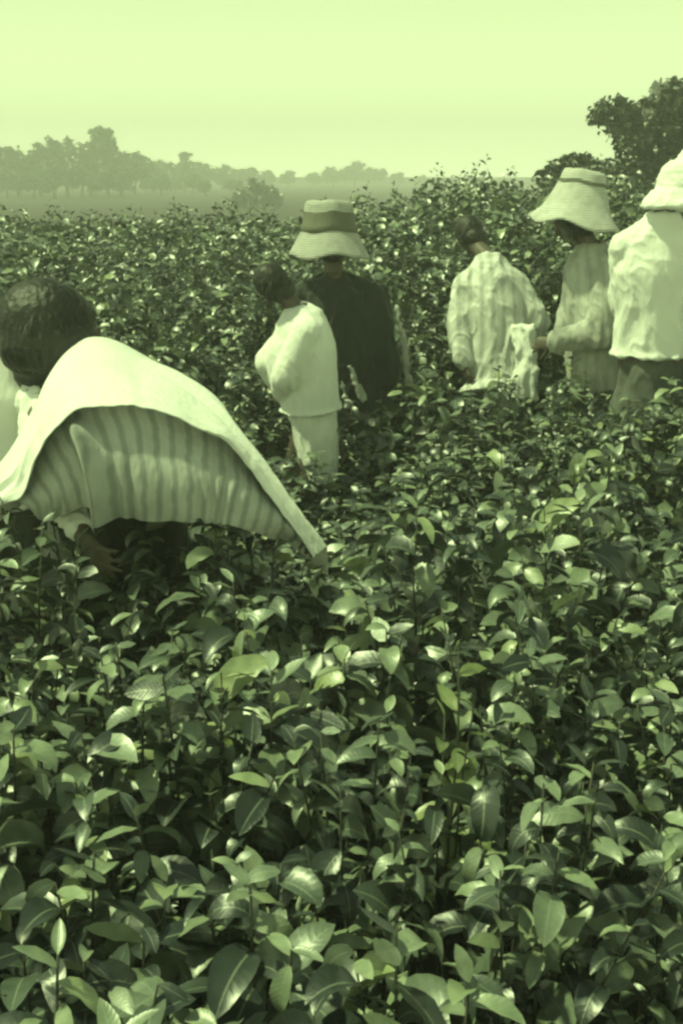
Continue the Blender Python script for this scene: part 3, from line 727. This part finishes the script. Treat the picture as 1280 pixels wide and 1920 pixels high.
# ------------------------------------------------------------------ trees
def tree_arrays(seed, H, crown, clumps, leaf=.09, per=420, trunk_r=.06):
    """crown: list of (x, z, r) lobes in metres; leaves in clumps through them"""
    g = np.random.default_rng(seed); B = []
    SV = []; SF = []
    def add(v, f):
        o = len(SV); SV.extend(v); SF.extend([tuple(i + o for i in q) for q in f])
    cz = np.mean([c[1] for c in crown]); cx = np.mean([c[0] for c in crown])
    fork = np.array([cx * .3, 0, cz * .55])
    add(*tube([(0, 0, -.1), (cx * .1 + .02, .01, cz * .25), tuple(fork)], [trunk_r, trunk_r * .8, trunk_r * .62], 8))
    for (x, z, r) in crown:
        y = g.normal() * r * .3
        add(*tube([tuple(fork), ((fork[0] + x) / 2 + .05, y * .4, (fork[2] + z) / 2 - .05), (x, y, z)], [trunk_r * .5, trunk_r * .3, trunk_r * .08], 6))
        for c in range(clumps):
            d = g.normal(size=3); d /= np.linalg.norm(d); q = r * (.35 + .65 * g.random() ** .5)
            cc = np.array([x, y, z]) + d * q * np.array([1, 1, .85]); rr = r * .26 * (.6 + .7 * g.random())
            m = int(per / clumps); pts = cc + g.normal(size=(m, 3)) * rr * .55; B.append(pts)
    B = np.concatenate(B); n = len(B)
    L = leaf * (.6 + .8 * g.random(n))
    V, F, UV = leaves(B, g.random(n) * 6.28, g.normal(size=n) * .5, L, L * .33, .4 + .3 * g.normal(size=n), g.normal(size=n) * .6, .2 + 0 * L, 2)
    return V, F, SV, SF

def tree(name, arrays, loc, label, group=None, cat='tree', scale=1, rz=0):
    V, F, SV, SF = arrays; root = empty(name, loc); root.scale = (scale,) * 3; root.rotation_euler.z = rz
    mesh_obj('crown', V, F, M_TREE, root); mesh_obj('trunk', SV, SF, M_BARK, root)
    return tag(root, label, cat, group)

def copy_thing(o):
    c = o.copy(); COL.objects.link(c)
    for ch in o.children:
        d = ch.copy(); COL.objects.link(d); d.parent = c
    return c

# right-hand tree, standing on the rise: ground at y=19
YT = 19.0
def tree_from_px(lobes, Y, base_px, seed, **k):
    bx = P(base_px, 400, Y).x; gz = ground_z(bx, Y); cr = []
    for px, py, rp in lobes:
        p = P(px, py, Y); r = rp / FPX * Y; cr.append((p.x - bx, p.z - gz, r))
    return tree_arrays(seed, 3, cr, **k), (bx, Y, gz)
arr, loc = tree_from_px([(1160, 215, 42), (1215, 215, 46), (1265, 205, 48), (1190, 265, 44), (1250, 265, 50), (1310, 240, 60), (1165, 335, 46), (1215, 340, 50), (1275, 320, 60), (1120, 345, 36), (1360, 290, 70)], YT, 1215, 3, clumps=16, per=1500, leaf=.10, trunk_r=.10)
tree('broadleaf_tree', arr, loc, 'dark rounded tree rising above the straw hat at the right of the skyline')
arr, loc = tree_from_px([(1245, 175, 26), (1270, 185, 30), (1235, 215, 30), (1300, 200, 40)], 60, 1250, 4, clumps=12, per=900, leaf=.26, trunk_r=.2)
tree('broadleaf_tree', arr, loc, 'pale hazy tree top showing just above the dark rounded tree')
arr, loc = tree_from_px([(1050, 318, 22), (1075, 312, 24), (1100, 318, 26), (1030, 335, 22), (1085, 345, 30)], 17.5, 1070, 5, clumps=12, per=900, leaf=.09, trunk_r=.05)
tree('bush', arr, loc, 'low dark bush on the skyline directly behind the wide straw hat', cat='bush')
arr, loc = tree_from_px([(480, 352, 18), (466, 368, 18), (497, 366, 18), (515, 378, 14), (448, 380, 14)], 85, 482, 6, clumps=10, per=600, leaf=.36, trunk_r=.2)
tree('bush', arr, loc, 'small hazy rounded bush standing alone in front of the far treeline', cat='bush')

# hazy trees beyond the field: own crowns from three kinds
kinds = [tree_arrays(50, 5, [(-.9, 3.0, 1.1), (.8, 3.2, 1.15), (0, 3.9, 1.0), (-.3, 2.2, 1.2), (1.2, 2.2, .9), (-1.4, 2.1, .9)], clumps=14, per=900, leaf=.36, trunk_r=.16),
         tree_arrays(51, 5, [(-.5, 2.3, 1.0), (.7, 2.6, 1.0), (.1, 1.6, 1.2), (1.3, 1.6, .8)], clumps=14, per=900, leaf=.34, trunk_r=.14),
         tree_arrays(52, 5, [(0, 3.4, .75), (.2, 4.2, .5), (-.3, 2.6, .9), (.3, 2.0, 1.0)], clumps=12, per=800, leaf=.3, trunk_r=.12)]
first = [None] * 3
GT = 'hazy trees beyond the field'
spec = [(-25, 262, 62, 0), (30, 285, 66, 1), (70, 262, 64, 0), (120, 252, 64, 0), (165, 254, 66, 0), (197, 238, 64, 2), (225, 275, 66, 1), (250, 292, 74, 1), (285, 300, 78, 1), (320, 298, 84, 1), (345, 285, 84, 2),
        (380, 302, 90, 1), (415, 306, 92, 0), (455, 312, 100, 1), (500, 318, 108, 1), (540, 318, 112, 0), (585, 322, 118, 1), (625, 310, 120, 0), (665, 300, 120, 0), (705, 312, 124, 1), (745, 322, 128, 1), (790, 326, 135, 0), (-70, 290, 70, 1), (100, 300, 60, 1), (150, 300, 60, 1), (10, 310, 60, 1), (200, 310, 60, 1), (300, 325, 70, 1), (360, 325, 74, 1), (430, 332, 80, 1), (60, 320, 58, 1)] + [(q, 342 + 4 * (i % 3), 66 + 4 * (i % 4), 1) for i, q in enumerate((-20, 40, 85, 135, 180, 230, 275, 330, 385, 440))]
topz = [4.9, 3.6, 4.7]; FT = []
for px, py, Y, k in spec:
    Y = Y * 2.05
    top = P(px, py, Y); gz = ground_z(top.x, Y); s = max(.5, (top.z - gz) / topz[k])
    if first[k] is None:
        o = tree('distant_tree', kinds[k], (top.x, Y, gz), 'x', GT); first[k] = o
    else: o = copy_thing(first[k])
    o.location = (top.x, Y, gz); o.rotation_euler.z = rnd.uniform(0, 6.28); o.scale = (s * rnd.uniform(1.15, 1.5), s * 1.2, s)
    FT.append((px, py, Y, o, k))

for n, (px, py, Y, o, k) in enumerate(sorted(FT, key=lambda q: q[0]), 1):
    w_ = ('broad', 'low rounded', 'narrow pointed')[k]; t_ = 'grey-green' if Y < 165 else 'faint pale'
    if n <= 16: o['label'] = '%s %s tree, %s from the left in the far hazy treeline' % (t_, w_, ORD[n])
    else: o['label'] = '%s %s tree, %s from the right in the far hazy treeline' % (t_, w_, ORD[len(FT) + 1 - n])

# ------------------------------------------------------------------ the air
def haze():
    x0, x1, y0, y1, z0, z1 = -170, 170, -8, 285, -3, 14
    V = [(x, y, z) for x in (x0, x1) for y in (y0, y1) for z in (z0, z1)]
    F = [(0, 1, 3, 2), (4, 6, 7, 5), (0, 4, 5, 1), (2, 3, 7, 6), (0, 2, 6, 4), (1, 5, 7, 3)]
    m = bpy.data.materials.new('haze'); m.use_nodes = True; ns = m.node_tree.nodes; ns.clear()
    v = ns.new('ShaderNodeVolumePrincipled'); v.inputs['Color'].default_value = (1, 1, 1, 1); v.inputs['Density'].default_value = .0055; v.inputs['Anisotropy'].default_value = 0
    o = ns.new('ShaderNodeOutputMaterial'); m.node_tree.links.new(v.outputs[0], o.inputs['Volume'])
    tag(mesh_obj('haze', V, F, m, smooth=False), 'pale even haze over the whole field', 'haze', kind='stuff')
haze()
